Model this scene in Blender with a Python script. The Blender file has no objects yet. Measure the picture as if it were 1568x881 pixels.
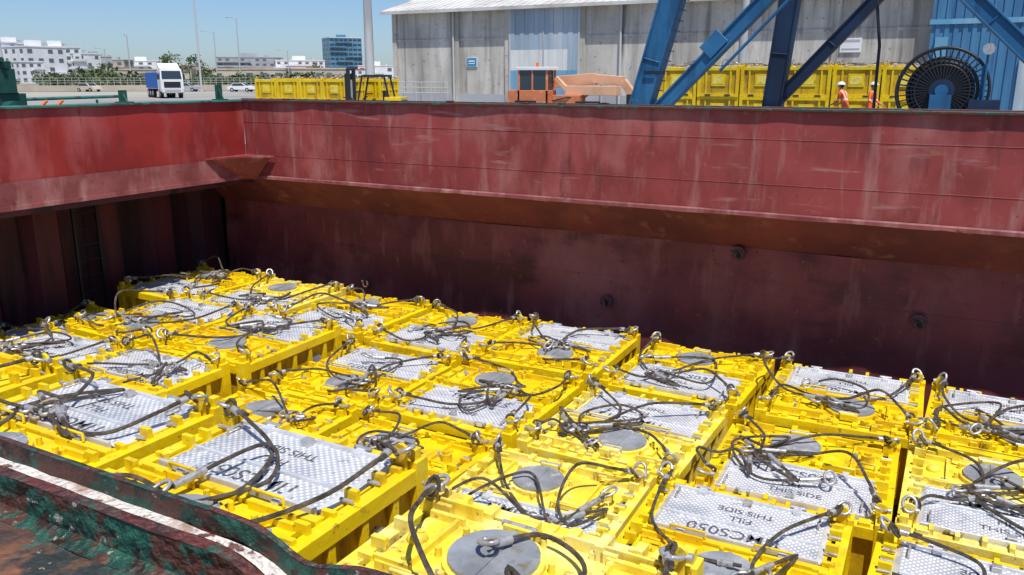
import bpy, math, random
from mathutils import Vector, Matrix, noise
R=math.radians
scene=bpy.context.scene
random.seed(7)

# ------------------------------------------------------------------ materials
MATS={}
def mat(name, base, layers=(), rough=.6, metal=0.0, bump=0.0, bscale=40, checker=0.0, spec=.5, coat=0):
    m=bpy.data.materials.new(name); m.use_nodes=True
    nt=m.node_tree; N=nt.nodes; Lk=nt.links
    b=N['Principled BSDF']
    b.inputs['Roughness'].default_value=rough; b.inputs['Metallic'].default_value=metal
    b.inputs['Specular IOR Level'].default_value=spec
    if coat: b.inputs['Coat Weight'].default_value=coat
    geo=N.new('ShaderNodeNewGeometry')
    rgb=N.new('ShaderNodeRGB'); rgb.outputs[0].default_value=(*base,1); col=rgb.outputs[0]
    for i,(c,sc,lo,hi,st) in enumerate(layers):
        mp=N.new('ShaderNodeMapping'); Lk.new(geo.outputs['Position'],mp.inputs['Vector'])
        mp.inputs['Scale'].default_value=st; mp.inputs['Location'].default_value=(i*3.7+1.3,i*7.1,i*2.9)
        nz=N.new('ShaderNodeTexNoise'); nz.inputs['Scale'].default_value=sc; nz.inputs['Detail'].default_value=7
        nz.inputs['Roughness'].default_value=.6
        Lk.new(mp.outputs[0],nz.inputs['Vector'])
        mr=N.new('ShaderNodeMapRange'); mr.inputs['From Min'].default_value=lo; mr.inputs['From Max'].default_value=hi
        Lk.new(nz.outputs['Fac'],mr.inputs['Value'])
        mx=N.new('ShaderNodeMix'); mx.data_type='RGBA'
        Lk.new(mr.outputs[0],mx.inputs[0]); Lk.new(col,mx.inputs[6]); mx.inputs[7].default_value=(*c,1)
        col=mx.outputs[2]
    height=None
    if checker:
        tc=N.new('ShaderNodeTexCoord'); mp=N.new('ShaderNodeMapping'); mp.inputs['Rotation'].default_value=(0,0,R(45))
        Lk.new(tc.outputs['Object'],mp.inputs['Vector'])
        sep=N.new('ShaderNodeSeparateXYZ'); cmb=N.new('ShaderNodeCombineXYZ')
        Lk.new(mp.outputs[0],sep.inputs[0]); Lk.new(sep.outputs[0],cmb.inputs[0]); Lk.new(sep.outputs[1],cmb.inputs[1])
        vo=N.new('ShaderNodeTexVoronoi'); vo.inputs['Scale'].default_value=checker; vo.inputs['Randomness'].default_value=0
        Lk.new(cmb.outputs[0],vo.inputs['Vector'])
        mr=N.new('ShaderNodeMapRange'); mr.inputs['From Min'].default_value=.22; mr.inputs['From Max'].default_value=.42
        mr.inputs['To Min'].default_value=1; mr.inputs['To Max'].default_value=0
        Lk.new(vo.outputs['Distance'],mr.inputs['Value'])
        mx=N.new('ShaderNodeMix'); mx.data_type='RGBA'; mx.blend_type='MULTIPLY'; mx.inputs[0].default_value=1
        mr2=N.new('ShaderNodeMapRange'); mr2.inputs['To Min'].default_value=.74; mr2.inputs['To Max'].default_value=1.22
        Lk.new(mr.outputs[0],mr2.inputs['Value']); Lk.new(col,mx.inputs[6]); Lk.new(mr2.outputs[0],mx.inputs[7]); col=mx.outputs[2]
        height=mr.outputs[0]
    Lk.new(col,b.inputs['Base Color'])
    if bump:
        nz=N.new('ShaderNodeTexNoise'); nz.inputs['Scale'].default_value=bscale; nz.inputs['Detail'].default_value=6
        Lk.new(geo.outputs['Position'],nz.inputs['Vector'])
        bp=N.new('ShaderNodeBump'); bp.inputs['Strength'].default_value=bump; bp.inputs['Distance'].default_value=.02
        Lk.new(nz.outputs['Fac'],bp.inputs['Height']); Lk.new(bp.outputs[0],b.inputs['Normal'])
        if height is not None:
            b2=N.new('ShaderNodeBump'); b2.inputs['Strength'].default_value=.7; b2.inputs['Distance'].default_value=.007
            Lk.new(height,b2.inputs['Height']); Lk.new(bp.outputs[0],b2.inputs['Normal']); Lk.new(b2.outputs[0],b.inputs['Normal'])
    MATS[name]=m; return m
O=(1,1,1); V=(1,1,.10)
mat('yellow_paint',(.83,.60,.004),[((.72,.45,.006),1.6,.48,.68,O),((.88,.73,.06),5,.56,.78,O),((.52,.32,.02),4,.58,.72,(1,.4,1)),((.30,.17,.03),11,.62,.72,O),((.10,.06,.02),30,.65,.71,O)],rough=.40,bump=.22,bscale=20)
mat('yellow_side_shaded',(.66,.43,.006),[((.45,.27,.01),1.6,.42,.62,O),((.25,.14,.03),7,.56,.70,V),((.12,.07,.03),20,.62,.7,O)],rough=.5,bump=.2,bscale=20)  # skip sides toned darker to paint in shade between skips, plus grime
mat('yellow_paint_faded',(.85,.66,.04),[((.88,.78,.32),3,.45,.7,O),((.60,.42,.05),4,.52,.7,O),((.35,.2,.05),16,.60,.70,O)],rough=.5,bump=.2,bscale=22)
mat('aluminium_tread',(.73,.74,.76),[((.50,.52,.56),2.2,.46,.66,O),((.84,.84,.84),6,.50,.68,O),((.32,.28,.22),8,.60,.74,O)],rough=.40,metal=.2,bump=.12,checker=26)
mat('aluminium_smooth',(.76,.77,.79),[((.50,.52,.56),5,.45,.7,O)],rough=.33,metal=.3,bump=.1)
mat('hatch_grey',(.38,.40,.42),[((.23,.24,.25),3,.4,.65,O),((.62,.62,.60),6,.55,.72,O),((.25,.2,.1),12,.60,.70,O)],rough=.45,metal=.25,bump=.2)
mat('stencil_black',(.08,.08,.09),[((.50,.50,.52),30,.55,.68,O)],rough=.7)
mat('wire_rope',(.11,.09,.07),[((.27,.22,.17),12,.45,.7,O),((.045,.035,.03),7,.5,.7,O)],rough=.5,metal=.4,bump=1,bscale=160)
mat('galvanised',(.54,.54,.54),[((.25,.19,.13),20,.5,.7,O)],rough=.38,metal=.5,bump=.1)
mat('rusty_link',(.28,.21,.14),[((.44,.40,.34),15,.45,.65,O)],rough=.6,metal=.4,bump=.3)
mat('hold_fitting',(.12,.055,.045),[((.22,.12,.08),15,.45,.65,O)],rough=.7,bump=.3)
mat('gap_shade',(.05,.045,.035),[((.12,.09,.04),6,.4,.7,O)],rough=.8)  # dark colour painted in for the shadow inside gaps and openings
mat('coaming_red',(.335,.056,.052),[((.20,.028,.030),.42,.44,.60,O),((.43,.155,.14),.62,.46,.62,(1,1,.55)),((.26,.042,.038),1.5,.50,.64,(1,1,.6)),((.43,.21,.19),4.0,.56,.78,(1,1,.16)),((.14,.03,.03),4,.58,.76,(1,1,.2)),((.44,.23,.21),4.5,.62,.76,(.18,1,1.6)),((.33,.12,.07),7,.63,.72,O),((.08,.03,.025),24,.66,.70,O)],rough=.55,bump=.2,bscale=3)
mat('coaming_red_bright',(.39,.034,.028),[((.26,.022,.020),.6,.42,.60,O),((.42,.10,.09),1.4,.50,.68,(1,1,.4)),((.20,.028,.022),4,.56,.74,(1,1,.2)),((.18,.06,.045),9,.64,.72,O)],rough=.5,bump=.15,bscale=4)
mat('coaming_pink',(.34,.10,.095),[((.22,.05,.048),1.2,.42,.6,O),((.44,.21,.19),4,.5,.72,(1,1,.3)),((.12,.04,.035),7,.60,.70,O)],rough=.6,bump=.2,bscale=8)
mat('hold_red',(.28,.058,.058),[((.16,.032,.034),.45,.40,.58,O),((.37,.12,.105),.6,.50,.66,(1,1,.6)),((.11,.025,.025),1.4,.52,.66,(.5,1,1)),((.36,.13,.10),4,.56,.74,(1,1,.2)),((.34,.13,.07),7,.63,.72,O),((.07,.02,.02),14,.64,.70,O)],rough=.55,bump=.25,bscale=3)
mat('hold_bounce_glow',(.24,.050,.038),[((.15,.032,.028),.6,.40,.56,O),((.32,.09,.05),.8,.50,.66,O),((.35,.14,.08),3,.60,.74,O)],rough=.65,bump=.2,bscale=6)  # bounce light off the lids painted in as a warmer, orange red
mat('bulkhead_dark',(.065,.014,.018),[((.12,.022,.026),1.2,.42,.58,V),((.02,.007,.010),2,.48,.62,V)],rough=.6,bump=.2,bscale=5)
mat('green_edge',(.02,.075,.052),[((.09,.03,.025),5,.40,.50,O),((.04,.15,.11),9,.57,.67,O)],rough=.55,bump=.3)
mat('teal_edge',(.04,.20,.17),[((.05,.08,.06),4,.5,.6,O)],rough=.55,bump=.3)
mat('green_peeling',(.018,.095,.060),[((.008,.04,.028),14,.42,.6,O),((.085,.03,.018),20,.49,.54,O),((.30,.30,.24),60,.63,.66,O),((.03,.015,.01),30,.56,.61,O)],rough=.5,bump=.8,bscale=60)
mat('rim_red',(.13,.03,.022),[((.03,.08,.055),14,.50,.56,O),((.05,.018,.014),40,.48,.6,O),((.30,.15,.10),70,.62,.68,O)],rough=.55,bump=.8,bscale=80)
mat('white_scuffed',(.74,.69,.63),[((.42,.28,.22),14,.54,.62,O),((.16,.07,.05),40,.57,.62,O),((.8,.77,.72),9,.5,.6,O)],rough=.75,bump=.8,bscale=100)
mat('rusty_ledge',(.10,.045,.030),[((.025,.032,.028),7,.42,.52,O),((.19,.08,.04),13,.52,.62,O),((.03,.085,.062),22,.58,.64,O),((.34,.25,.19),70,.65,.69,O)],rough=.6,bump=.6,bscale=50)
mat('quay_concrete',(.33,.31,.28),[((.23,.22,.20),.06,.4,.6,O),((.38,.35,.29),.02,.45,.6,O),((.2,.19,.17),.6,.6,.75,O)],rough=.9,bump=.2,bscale=5)
mat('scrub_ground',(.23,.20,.13),[((.12,.13,.06),.05,.45,.6,O),((.34,.3,.22),.03,.5,.65,O)],rough=.95)
mat('water',(.02,.05,.06),rough=.08,bump=.4,bscale=1)
mat('warehouse_wall',(.58,.545,.48),[((.45,.42,.365),.22,.42,.58,O),((.30,.275,.24),.8,.50,.66,(1,1,.07)),((.66,.63,.57),.5,.52,.66,(1,1,.15)),((.16,.145,.125),1.6,.54,.70,(1,1,.05)),((.25,.22,.18),2.5,.58,.7,O)],rough=.9)
mat('roof_sheet',(.62,.61,.57),[((.44,.42,.38),.3,.45,.65,O)],rough=.7)
mat('blue_sheet',(.045,.17,.33),[((.08,.25,.42),.5,.45,.65,V),((.02,.09,.21),1.3,.52,.7,V)],rough=.6)
mat('door_pale',(.38,.48,.55),[((.28,.36,.43),.4,.4,.6,V),((.5,.55,.58),1,.5,.7,V)],rough=.7)
mat('door_white',(.72,.73,.70),[((.55,.56,.54),.8,.45,.65,V)],rough=.7)
mat('door_blue',(.12,.33,.48),[((.25,.42,.55),.9,.45,.65,V)],rough=.7)
mat('crane_blue',(.013,.105,.23),[((.03,.16,.32),.5,.45,.65,O),((.008,.045,.11),1.5,.54,.66,V),((.10,.20,.28),5,.62,.74,O)],rough=.5,bump=.05)
mat('crane_navy',(.004,.016,.048),[((.008,.030,.080),.8,.45,.65,O)],rough=.55)
mat('black_paint',(.015,.016,.02),rough=.5)
mat('tyre_rubber',(.02,.02,.02),rough=.85)
mat('dark_glass',(.03,.045,.06),rough=.12,spec=.8)
mat('window_dark',(.13,.15,.17),rough=.25)
mat('white_paint',(.80,.80,.79),[((.70,.69,.67),.3,.45,.65,O)],rough=.6)
mat('beige_paint',(.56,.48,.38),[((.45,.38,.3),.2,.45,.65,O)],rough=.8)
mat('grey_render',(.42,.43,.44),[((.34,.34,.35),.2,.45,.65,O)],rough=.8)
mat('terracotta',(.38,.14,.08),rough=.8)
mat('glass_blue',(.06,.19,.33),[((.12,.28,.4),.15,.45,.6,O)],rough=.15,spec=.8)
mat('machine_orange',(.70,.22,.08),[((.5,.16,.07),2,.45,.7,O),((.75,.42,.25),5,.55,.75,O)],rough=.5)
mat('boom_peach',(.76,.44,.26),[((.6,.3,.16),1.5,.5,.7,O)],rough=.5)
mat('machine_green',(.01,.07,.045),[((.03,.12,.09),2,.5,.7,O)],rough=.5)
mat('signal_orange',(.85,.13,.02),rough=.55)
mat('truck_blue',(.02,.12,.42),rough=.4)
mat('pole_grey',(.50,.51,.50),[((.34,.34,.34),1,.5,.7,V)],rough=.5)
mat('sign_blue',(.03,.28,.48),rough=.5)
mat('foliage',(.05,.08,.025),[((.10,.13,.04),.6,.45,.6,O)],rough=.8)
mat('bark',(.14,.10,.07),rough=.9)
mat('skin',(.42,.23,.15),rough=.6)
mat('hivis_orange',(.9,.16,.03),rough=.7)
mat('hivis_band',(.7,.72,.65),rough=.4)
mat('helmet_white',(.8,.8,.8),rough=.3)
mat('hair_dark',(.02,.015,.01),rough=.8)

# ------------------------------------------------------------------ mesh builder
class B:
    def __init__(s): s.v=[];s.f=[];s.m=[];s.sm=[];s.names=[]
    def mi(s,n):
        if n not in s.names: s.names.append(n)
        return s.names.index(n)
    def add(s,vs,fs,m,smooth=False):
        o=len(s.v); s.v+= [tuple(v) for v in vs]; k=s.mi(m)
        for f in fs: s.f.append(tuple(o+i for i in f)); s.m.append(k); s.sm.append(smooth)
    def box(s,x0,x1,y0,y1,z0,z1,m,M=None):
        vs=[Vector(p) for p in [(x0,y0,z0),(x1,y0,z0),(x1,y1,z0),(x0,y1,z0),(x0,y0,z1),(x1,y0,z1),(x1,y1,z1),(x0,y1,z1)]]
        if M: vs=[M@v for v in vs]
        s.add(vs,[(0,3,2,1),(4,5,6,7),(0,1,5,4),(1,2,6,5),(2,3,7,6),(3,0,4,7)],m)
    def beam(s,p0,p1,w,h,m,up=(0,0,1)):
        p0=Vector(p0);p1=Vector(p1);d=(p1-p0).normalized();u=Vector(up)
        if abs(d.dot(u))>.98: u=Vector((0,1,0))
        a=d.cross(u).normalized();b=a.cross(d)
        vs=[]
        for p in (p0,p1):
            for sx,sy in ((-1,-1),(1,-1),(1,1),(-1,1)): vs.append(p+a*sx*w/2+b*sy*h/2)
        s.add(vs,[(0,1,2,3),(7,6,5,4),(0,4,5,1),(1,5,6,2),(2,6,7,3),(3,7,4,0)],m)
    def tube(s,pts,r,m,n=6,closed=False,caps=True,r1=None):
        pts=[Vector(p) for p in pts]; k=len(pts); vs=[];fs=[]
        prev=None
        for i,p in enumerate(pts):
            if closed: d=(pts[(i+1)%k]-pts[i-1])
            else: d=pts[min(i+1,k-1)]-pts[max(i-1,0)]
            if d.length<1e-9: d=Vector((0,0,1))
            d.normalize()
            if prev is None:
                a=d.orthogonal().normalized()
            else:
                a=(prev-d*prev.dot(d))
                a=a.normalized() if a.length>1e-6 else d.orthogonal().normalized()
            prev=a;b=d.cross(a)
            rr=r if r1 is None else r+(r1-r)*i/(k-1)
            for j in range(n):
                t=2*math.pi*j/n; vs.append(p+a*math.cos(t)*rr+b*math.sin(t)*rr)
        for i in range(k if closed else k-1):
            for j in range(n):
                A=i*n+j;Bq=i*n+(j+1)%n;C=((i+1)%k)*n+(j+1)%n;D=((i+1)%k)*n+j
                fs.append((A,Bq,C,D))
        s.add(vs,fs,m,True)
        if caps and not closed:
            o=vs[:n]; e=vs[-n:]
            s.add(o,[tuple(reversed(range(n)))],m); s.add(e,[tuple(range(n))],m)
    def cyl(s,p0,p1,r,m,n=16,r1=None): s.tube([p0,p1],r,m,n,r1=r1)
    def ring(s,c,Rx,Ry,r,m,M=None,n=16,k=6):
        pts=[]
        for i in range(n):
            t=2*math.pi*i/n; p=Vector((math.cos(t)*Rx,math.sin(t)*Ry,0))
            if M: p=M@p
            pts.append(Vector(c)+p)
        s.tube(pts,r,m,k,closed=True)
    def sphere(s,c,r,m,nu=12,nv=8,sc=(1,1,1),vmin=0):
        vs=[];fs=[]
        for i in range(nv+1):
            ph=math.pi*i/nv*(1-vmin)
            for j in range(nu):
                t=2*math.pi*j/nu
                vs.append((c[0]+r*sc[0]*math.sin(ph)*math.cos(t),c[1]+r*sc[1]*math.sin(ph)*math.sin(t),c[2]+r*sc[2]*math.cos(ph)))
        for i in range(nv):
            for j in range(nu): fs.append((i*nu+j,(i+1)*nu+j,(i+1)*nu+(j+1)%nu,i*nu+(j+1)%nu))
        s.add(vs,fs,m,True)
    def mesh(s,name):
        me=bpy.data.meshes.new(name); me.from_pydata(s.v,[],s.f)
        for n in s.names: me.materials.append(MATS[n])
        me.polygons.foreach_set('material_index',s.m); me.polygons.foreach_set('use_smooth',s.sm)
        me.update(); return me
    def obj(s,name,parent=None,loc=(0,0,0),rz=0,bevel=0):
        o=bpy.data.objects.new(name,s.mesh(name)); scene.collection.objects.link(o)
        o.location=loc;o.rotation_euler=(0,0,rz)
        if parent: o.parent=parent
        if bevel: bev(o,bevel)
        return o
def bev(o,w):
    md=o.modifiers.new('bevel','BEVEL'); md.width=w; md.segments=1; md.limit_method='ANGLE'; md.angle_limit=R(50)
def link(name,me,parent=None,loc=(0,0,0),rz=0):
    o=bpy.data.objects.new(name,me); scene.collection.objects.link(o); o.location=loc;o.rotation_euler=(0,0,rz)
    if parent: o.parent=parent
    return o
def empty(name,loc=(0,0,0),rz=0):
    o=bpy.data.objects.new(name,None); scene.collection.objects.link(o); o.location=loc;o.rotation_euler=(0,0,rz); o.empty_display_size=.2
    return o
def catmull(P,seg=8):
    P=[Vector(p) for p in P]; P=[P[0]*2-P[1]]+P+[P[-1]*2-P[-2]]; out=[]
    for i in range(1,len(P)-2):
        for k in range(seg):
            t=k/seg;a,b,c,d=P[i-1],P[i],P[i+1],P[i+2]
            out.append(.5*((2*b)+(c-a)*t+(2*a-5*b+4*c-d)*t*t+(3*b-a-3*c+d)*t**3))
    out.append(P[-2]); return out

# ------------------------------------------------------------------ cargo skip (local z=0 is lid plane)
HW,HL,HT=.875,.96,1.2
def skip_body(seed,yel='yellow_paint'):
    rd=random.Random(seed); b=B(); ys='yellow_side_shaded'
    b.box(-HW+.06,HW-.06,-HL+.06,HL-.06,-1.08,-.09,ys)
    for sx in (-1,1):
        for y in (-.62,-.31,.0,.31,.62):
            b.box(min(sx*(HW-.06),sx*(HW-.01)),max(sx*(HW-.06),sx*(HW-.01)),y-.03,y+.03,-1.06,-.11,yel)
        b.box(min(sx*(HW-.07),sx*(HW-.02)),max(sx*(HW-.07),sx*(HW-.02)),-HL+.1,HL-.1,-.60,-.54,yel)
        b.box(min(sx*(HW-.1),sx*HW),max(sx*(HW-.1),sx*HW),-HL+.1,HL-.1,-.1,.01,yel)
        b.box(min(sx*(HW-.1),sx*HW),max(sx*(HW-.1),sx*HW),-HL+.1,HL-.1,-1.18,-1.06,yel)
        for y in (-.465,.465): b.cyl((sx*(HW-.065),y,-.33),(sx*(HW-.05),y,-.33),.09,'hatch_grey',14)
    for sy in (-1,1):
        for x in (-.52,.52):
            b.box(x-.035,x+.035,min(sy*(HL-.06),sy*(HL-.01)),max(sy*(HL-.06),sy*(HL-.01)),-1.06,-.11,yel)
        b.box(-.3,.3,min(sy*(HL-.065),sy*(HL-.03)),max(sy*(HL-.065),sy*(HL-.03)),-.75,-.25,yel)
        b.box(-.23,.23,min(sy*(HL-.035),sy*(HL-.024)),max(sy*(HL-.035),sy*(HL-.024)),-.66,-.34,'yellow_paint_faded')
        b.box(-HW+.1,HW-.1,min(sy*(HL-.1),sy*HL),max(sy*(HL-.1),sy*HL),-.1,.008,yel)
        b.box(-HW+.1,HW-.1,min(sy*(HL-.1),sy*HL),max(sy*(HL-.1),sy*HL),-1.18,-1.06,yel)
        for x in (-.42,.42): b.box(x-.12,x+.12,sy*HL-.012,sy*HL+.012,-1.16,-1.08,'gap_shade')  # fork pocket openings: their shade painted as dark blocks
    for sx in (-1,1):
        for sy in (-1,1):
            cx,cy=sx*(HW-.06),sy*(HL-.06)
            b.box(cx-.065,cx+.065,cy-.065,cy+.065,-1.2,.06,yel)
            b.box(cx-.04-sx*.03,cx+.04-sx*.03,cy-sy*.1-.013,cy-sy*.1+.013,.0,.15,yel)
            b.cyl((cx-sx*.03,cy-sy*.1-.0145,.14),(cx-sx*.03,cy-sy*.1+.0145,.14),.058,yel,12)
            b.box(cx-.035,cx+.035,cy-.035,cy+.035,.06,.13,yel)
            b.box(cx-sx*.15-.05,cx-sx*.15+.05,cy-.045,cy+.045,.0,.045,yel)
    b.box(-HW+.1,HW-.1,-HL+.1,HL-.1,-.09,-.035,'gap_shade')  # dark sheet painting the shadow lines between lid and frame
    b.box(-.725,.725,.045,HL-.135,-.035,.012,yel)
    b.box(-.74,.74,-HL+.12,-.03,-.035,-.002,yel)
    b.box(-HW+.1,HW-.1,-.03,.03,-.035,.035,yel)
    # tread plate hatch
    b.box(-.67,.67,-.80,-.08,-.002,.028,'aluminium_tread')
    b.box(-.69,.69,-.825,-.80,-.0,.055,'aluminium_smooth'); b.box(-.69,.69,-.08,-.055,-.0,.055,'aluminium_smooth')
    for s in (-1,1):
        b.add([(s*.67,-.80,.028),(s*.67,-.08,.028),(s*.715,-.1,-.002),(s*.715,-.78,-.002)],[(0,1,2,3)],'aluminium_smooth')
    b.box(-.66,.66,-.352,-.33,.028,.052,'aluminium_smooth')
    for x in (-.42,.42):
        b.box(x-.035,x+.035,-.87,-.76,.03,.065,'aluminium_smooth'); b.cyl((x-.07,-.85,.06),(x+.07,-.85,.06),.018,'galvanised',8)
        b.box(x-.03,x+.03,-.13,-.0,.036,.062,'aluminium_smooth')
    b.box(-.035,.035,-.79,-.72,.028,.075,'galvanised')
    b.tube([(-.62,-.74,.03),(-.62,-.74,.07),(-.62,-.60,.07),(-.62,-.60,.03)],.01,'galvanised',6)
    b.tube([(.62,-.74,.03),(.62,-.74,.07),(.62,-.60,.07),(.62,-.60,.03)],.01,'galvanised',6)
    # yellow half
    hx=rd.choice((-.12,-.05,.05)); hy=.42
    b.cyl((hx,hy,.012),(hx,hy,.05),.285,yel,28); b.cyl((hx,hy,.05),(hx,hy,.075),.255,'hatch_grey',28)
    b.box(hx-.02,hx+.02,hy-.25,hy+.25,.075,.085,'hatch_grey')
    b.box(hx-.09,hx+.09,hy+.25,hy+.36,.03,.10,yel); b.cyl((hx-.11,hy+.29,.09),(hx+.11,hy+.29,.09),.02,'galvanised',8)
    for a in range(0,360,45):
        c,sn=math.cos(R(a+15)),math.sin(R(a+15)); b.cyl((hx+c*.32,hy+sn*.32,.012),(hx+c*.32,hy+sn*.32,.07),.02,yel,8)
    for x0 in (.42,):
        b.box(x0,.71,.10,.13,.012,.06,yel); b.box(x0,.71,.70,.73,.012,.06,yel); b.box(x0+.02,x0+.045,.13,.70,.012,.055,yel)
    b.box(-.71,-.47,.12,.15,.012,.06,yel); b.box(-.71,-.47,.66,.69,.012,.06,yel); b.box(-.52,-.495,.15,.66,.012,.055,yel)
    b.box(-.70,-.40,.755,.775,.012,.10,yel); b.box(.15,.70,.765,.785,.012,.085,yel)
    b.box(-.66,-.28,.062,.078,.012,.07,yel); b.box(.2,.68,.058,.076,.012,.085,yel)
    b.cyl((.59,.42,.012),(.59,.42,.10),.065,yel,14); b.cyl((.59,.42,.10),(.59,.42,.125),.035,yel,10)
    b.tube([(.51,.25,.02),(.51,.25,.075),(.67,.25,.075),(.67,.25,.02)],.012,yel,6)
    b.sphere((-.63,.42,.02),.065,yel,10,6,(1,1,.7))
    for k in range(16):
        x=rd.uniform(-.7,.7); y=rd.choice((.095,.73,.80,.80,.73)); w=rd.uniform(.015,.05)
        b.box(x-w,x+w,y-.015,y+.015,.01,rd.uniform(.035,.11),yel)
    for k in range(12):
        a=rd.uniform(-.7,-.3) if k%2 else rd.uniform(.42,.7); y=rd.uniform(.15,.7)
        b.cyl((a,y,.012),(a,y,rd.uniform(.03,.07)),rd.uniform(.012,.03),rd.choice((yel,'galvanised',yel)),7)
    for sx in (-1,1):
        for y in (-.72,-.55,-.35,-.12,.12,.28,.5,.72):
            y+=rd.uniform(-.04,.04); x=sx*(HW-.11)
            b.box(x-.05,x+.05,y-.018,y+.018,-.02,rd.uniform(.04,.105),yel)
            if rd.random()<.5: b.cyl((x-.05,y+.05,.03),(x+.05,y+.05,.03),.014,'galvanised',6)
    for x in (-.6,-.4,-.2,.0,.15,.35,.55):
        if rd.random()<.7: b.box(x-.03,x+.03,HL-.15,HL-.03,.0,rd.uniform(.03,.08),yel)
        if rd.random()<.7: b.box(x-.02,x+.02,-HL+.03,-HL+.13,.0,rd.uniform(.03,.08),yel)
    b.tube([(-.5,.0,.045),(-.5,.0,.1),(-.2,.0,.1),(-.2,.0,.045)],.012,yel,6)
    b.tube([(.2,.0,.045),(.2,.0,.1),(.5,.0,.1),(.5,.0,.045)],.012,yel,6)
    return b.mesh('skip_body')
BODIES=[skip_body(i,'yellow_paint' if i!=2 else 'yellow_paint_faded') for i in range(5)]

def text_mesh(body,size):
    c=bpy.data.curves.new('t','FONT'); c.body=body; c.size=size; c.align_x='CENTER'; c.align_y='CENTER'; c.offset=.001
    o=bpy.data.objects.new('t',c); scene.collection.objects.link(o)
    bpy.context.view_layer.update()
    me=bpy.data.meshes.new_from_object(o.evaluated_get(bpy.context.evaluated_depsgraph_get()))
    bpy.data.objects.remove(o); me.materials.clear(); me.materials.append(MATS['stencil_black']); return me
FILL=text_mesh('FILL',.12); SIDE=text_mesh('THIS SIDE',.115)

def slings(seed,extra=True):
    rd=random.Random(seed); b=B(); RR=.0155
    mx,my=rd.uniform(-.45,.45),rd.uniform(-.5,.5); mz=.10
    Mr=Matrix.Rotation(rd.uniform(0,6),3,'Z')@Matrix.Rotation(rd.uniform(-.3,.3),3,'X')
    b.ring((mx,my,mz),.075,.125,.017,'rusty_link',Mr,18,7)
    Mr2=Matrix.Rotation(rd.uniform(0,6),3,'Z')
    b.ring((mx+.1,my+.06,mz+.01),.05,.085,.014,'galvanised',Mr2,14,6); b.ring((mx-.1,my+.03,mz+.02),.05,.085,.014,'galvanised',Mr2,14,6)
    for sx in (-1,1):
        for sy in (-1,1):
            cx,cy=sx*(HW-.09),sy*(HL-.16)
            A=rd.uniform(0,6.28); tilt=rd.uniform(.2,1.2)
            M=Matrix.Rotation(A,3,'Z')@Matrix.Rotation(tilt,3,'X')
            off=M@Vector((0,.07,0))
            b.ring((cx+off.x*.5,cy+off.y*.5,.15+abs(off.z)*.5),.055,.07,.015,'galvanised',M,14,6)
            b.cyl((cx-.07,cy,.14),(cx+.07,cy,.14),.016,'galvanised',8); b.cyl((cx+.05,cy,.14),(cx+.08,cy,.14),.026,'galvanised',6)
            c=Vector((cx-sx*.04,cy-sy*.05,.17)); e=Vector((mx+rd.uniform(-.12,.12),my+rd.uniform(-.12,.12),mz+.03))
            d=e-c; perp=Vector((-d.y,d.x,0)).normalized(); L=d.length; bow=rd.uniform(.14,.50)*rd.choice((-1,1))*min(1,1.4/max(L,.5))
            hz=rd.choice((.0,.0,.02,.04,.08,.14,.24))
            p1=c+d*.16+Vector((0,0,-.02+hz*.4))+perp*bow*.45
            p2=c+d*.45+perp*bow+Vector((0,0,hz)); p2.z=max(p2.z-.06,.06); p3=c+d*.78+perp*bow*.7; p3.z=.07+hz*.3
            P=[c,p1,p2,p3,e]
            if rd.random()<.5:
                q=c+d*.55-perp*bow*.5; q.z=.09; P=[c,p1,p2,p3,e+perp*.14,q,e]
            pts=catmull(P,7)
            for p in pts: p.z=max(p.z,.062); p.x=max(-.98,min(.98,p.x)); p.y=max(-1.05,min(1.05,p.y))
            b.tube(pts,RR,'wire_rope',6)
            b.tube(pts[1:4],.028,'galvanised',8); b.tube(pts[-4:-1],.026,'galvanised',8)
            tl=[p+perp*.028+Vector((0,0,.010)) for p in pts[3:6]]; b.tube(tl,RR,'wire_rope',6)
            b.ring(pts[0],.04,.06,.014,'wire_rope',Matrix.Rotation(rd.uniform(0,6),3,'Z')@Matrix.Rotation(.9,3,'X'),10,5)
    # handling pendant: slack loop lying over the lid and its neighbour
    if extra and rd.random()<.75:
        a0=rd.uniform(0,6.28); P=[Vector((mx,my,.14))]; n=rd.choice((4,5,6)); cx,cy=mx*.4,my*.4; rx,ry=rd.uniform(.25,.7),rd.uniform(.25,.75)
        for k in range(1,n):
            t=a0+k*rd.uniform(.9,1.3); P.append(Vector((cx+math.cos(t)*rx*rd.uniform(.8,1.2),cy+math.sin(t)*ry*rd.uniform(.8,1.2),.075+rd.choice((0,.02,.06)))))
        pts=catmull(P,8)
        for p in pts: p.z=max(.07,p.z); p.x=max(-1.1,min(1.1,p.x)); p.y=max(-1.15,min(1.15,p.y))
        b.tube(pts,RR*.9,'wire_rope',6); b.tube(pts[-4:-1],.027,'galvanised',8)
        e=pts[-1]; b.ring(e+Vector((0,0,.02)),.05,.085,.014,'galvanised',Matrix.Rotation(rd.uniform(0,6),3,'Z')@Matrix.Rotation(.4,3,'X'),14,6)
    return b
NUM=[56,2,58,4,8,50,44,21,37,12,63,29,15,48,70,33,41,9,26,68,52,17,39,61,30,24,73]
cnt=[0]
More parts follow.
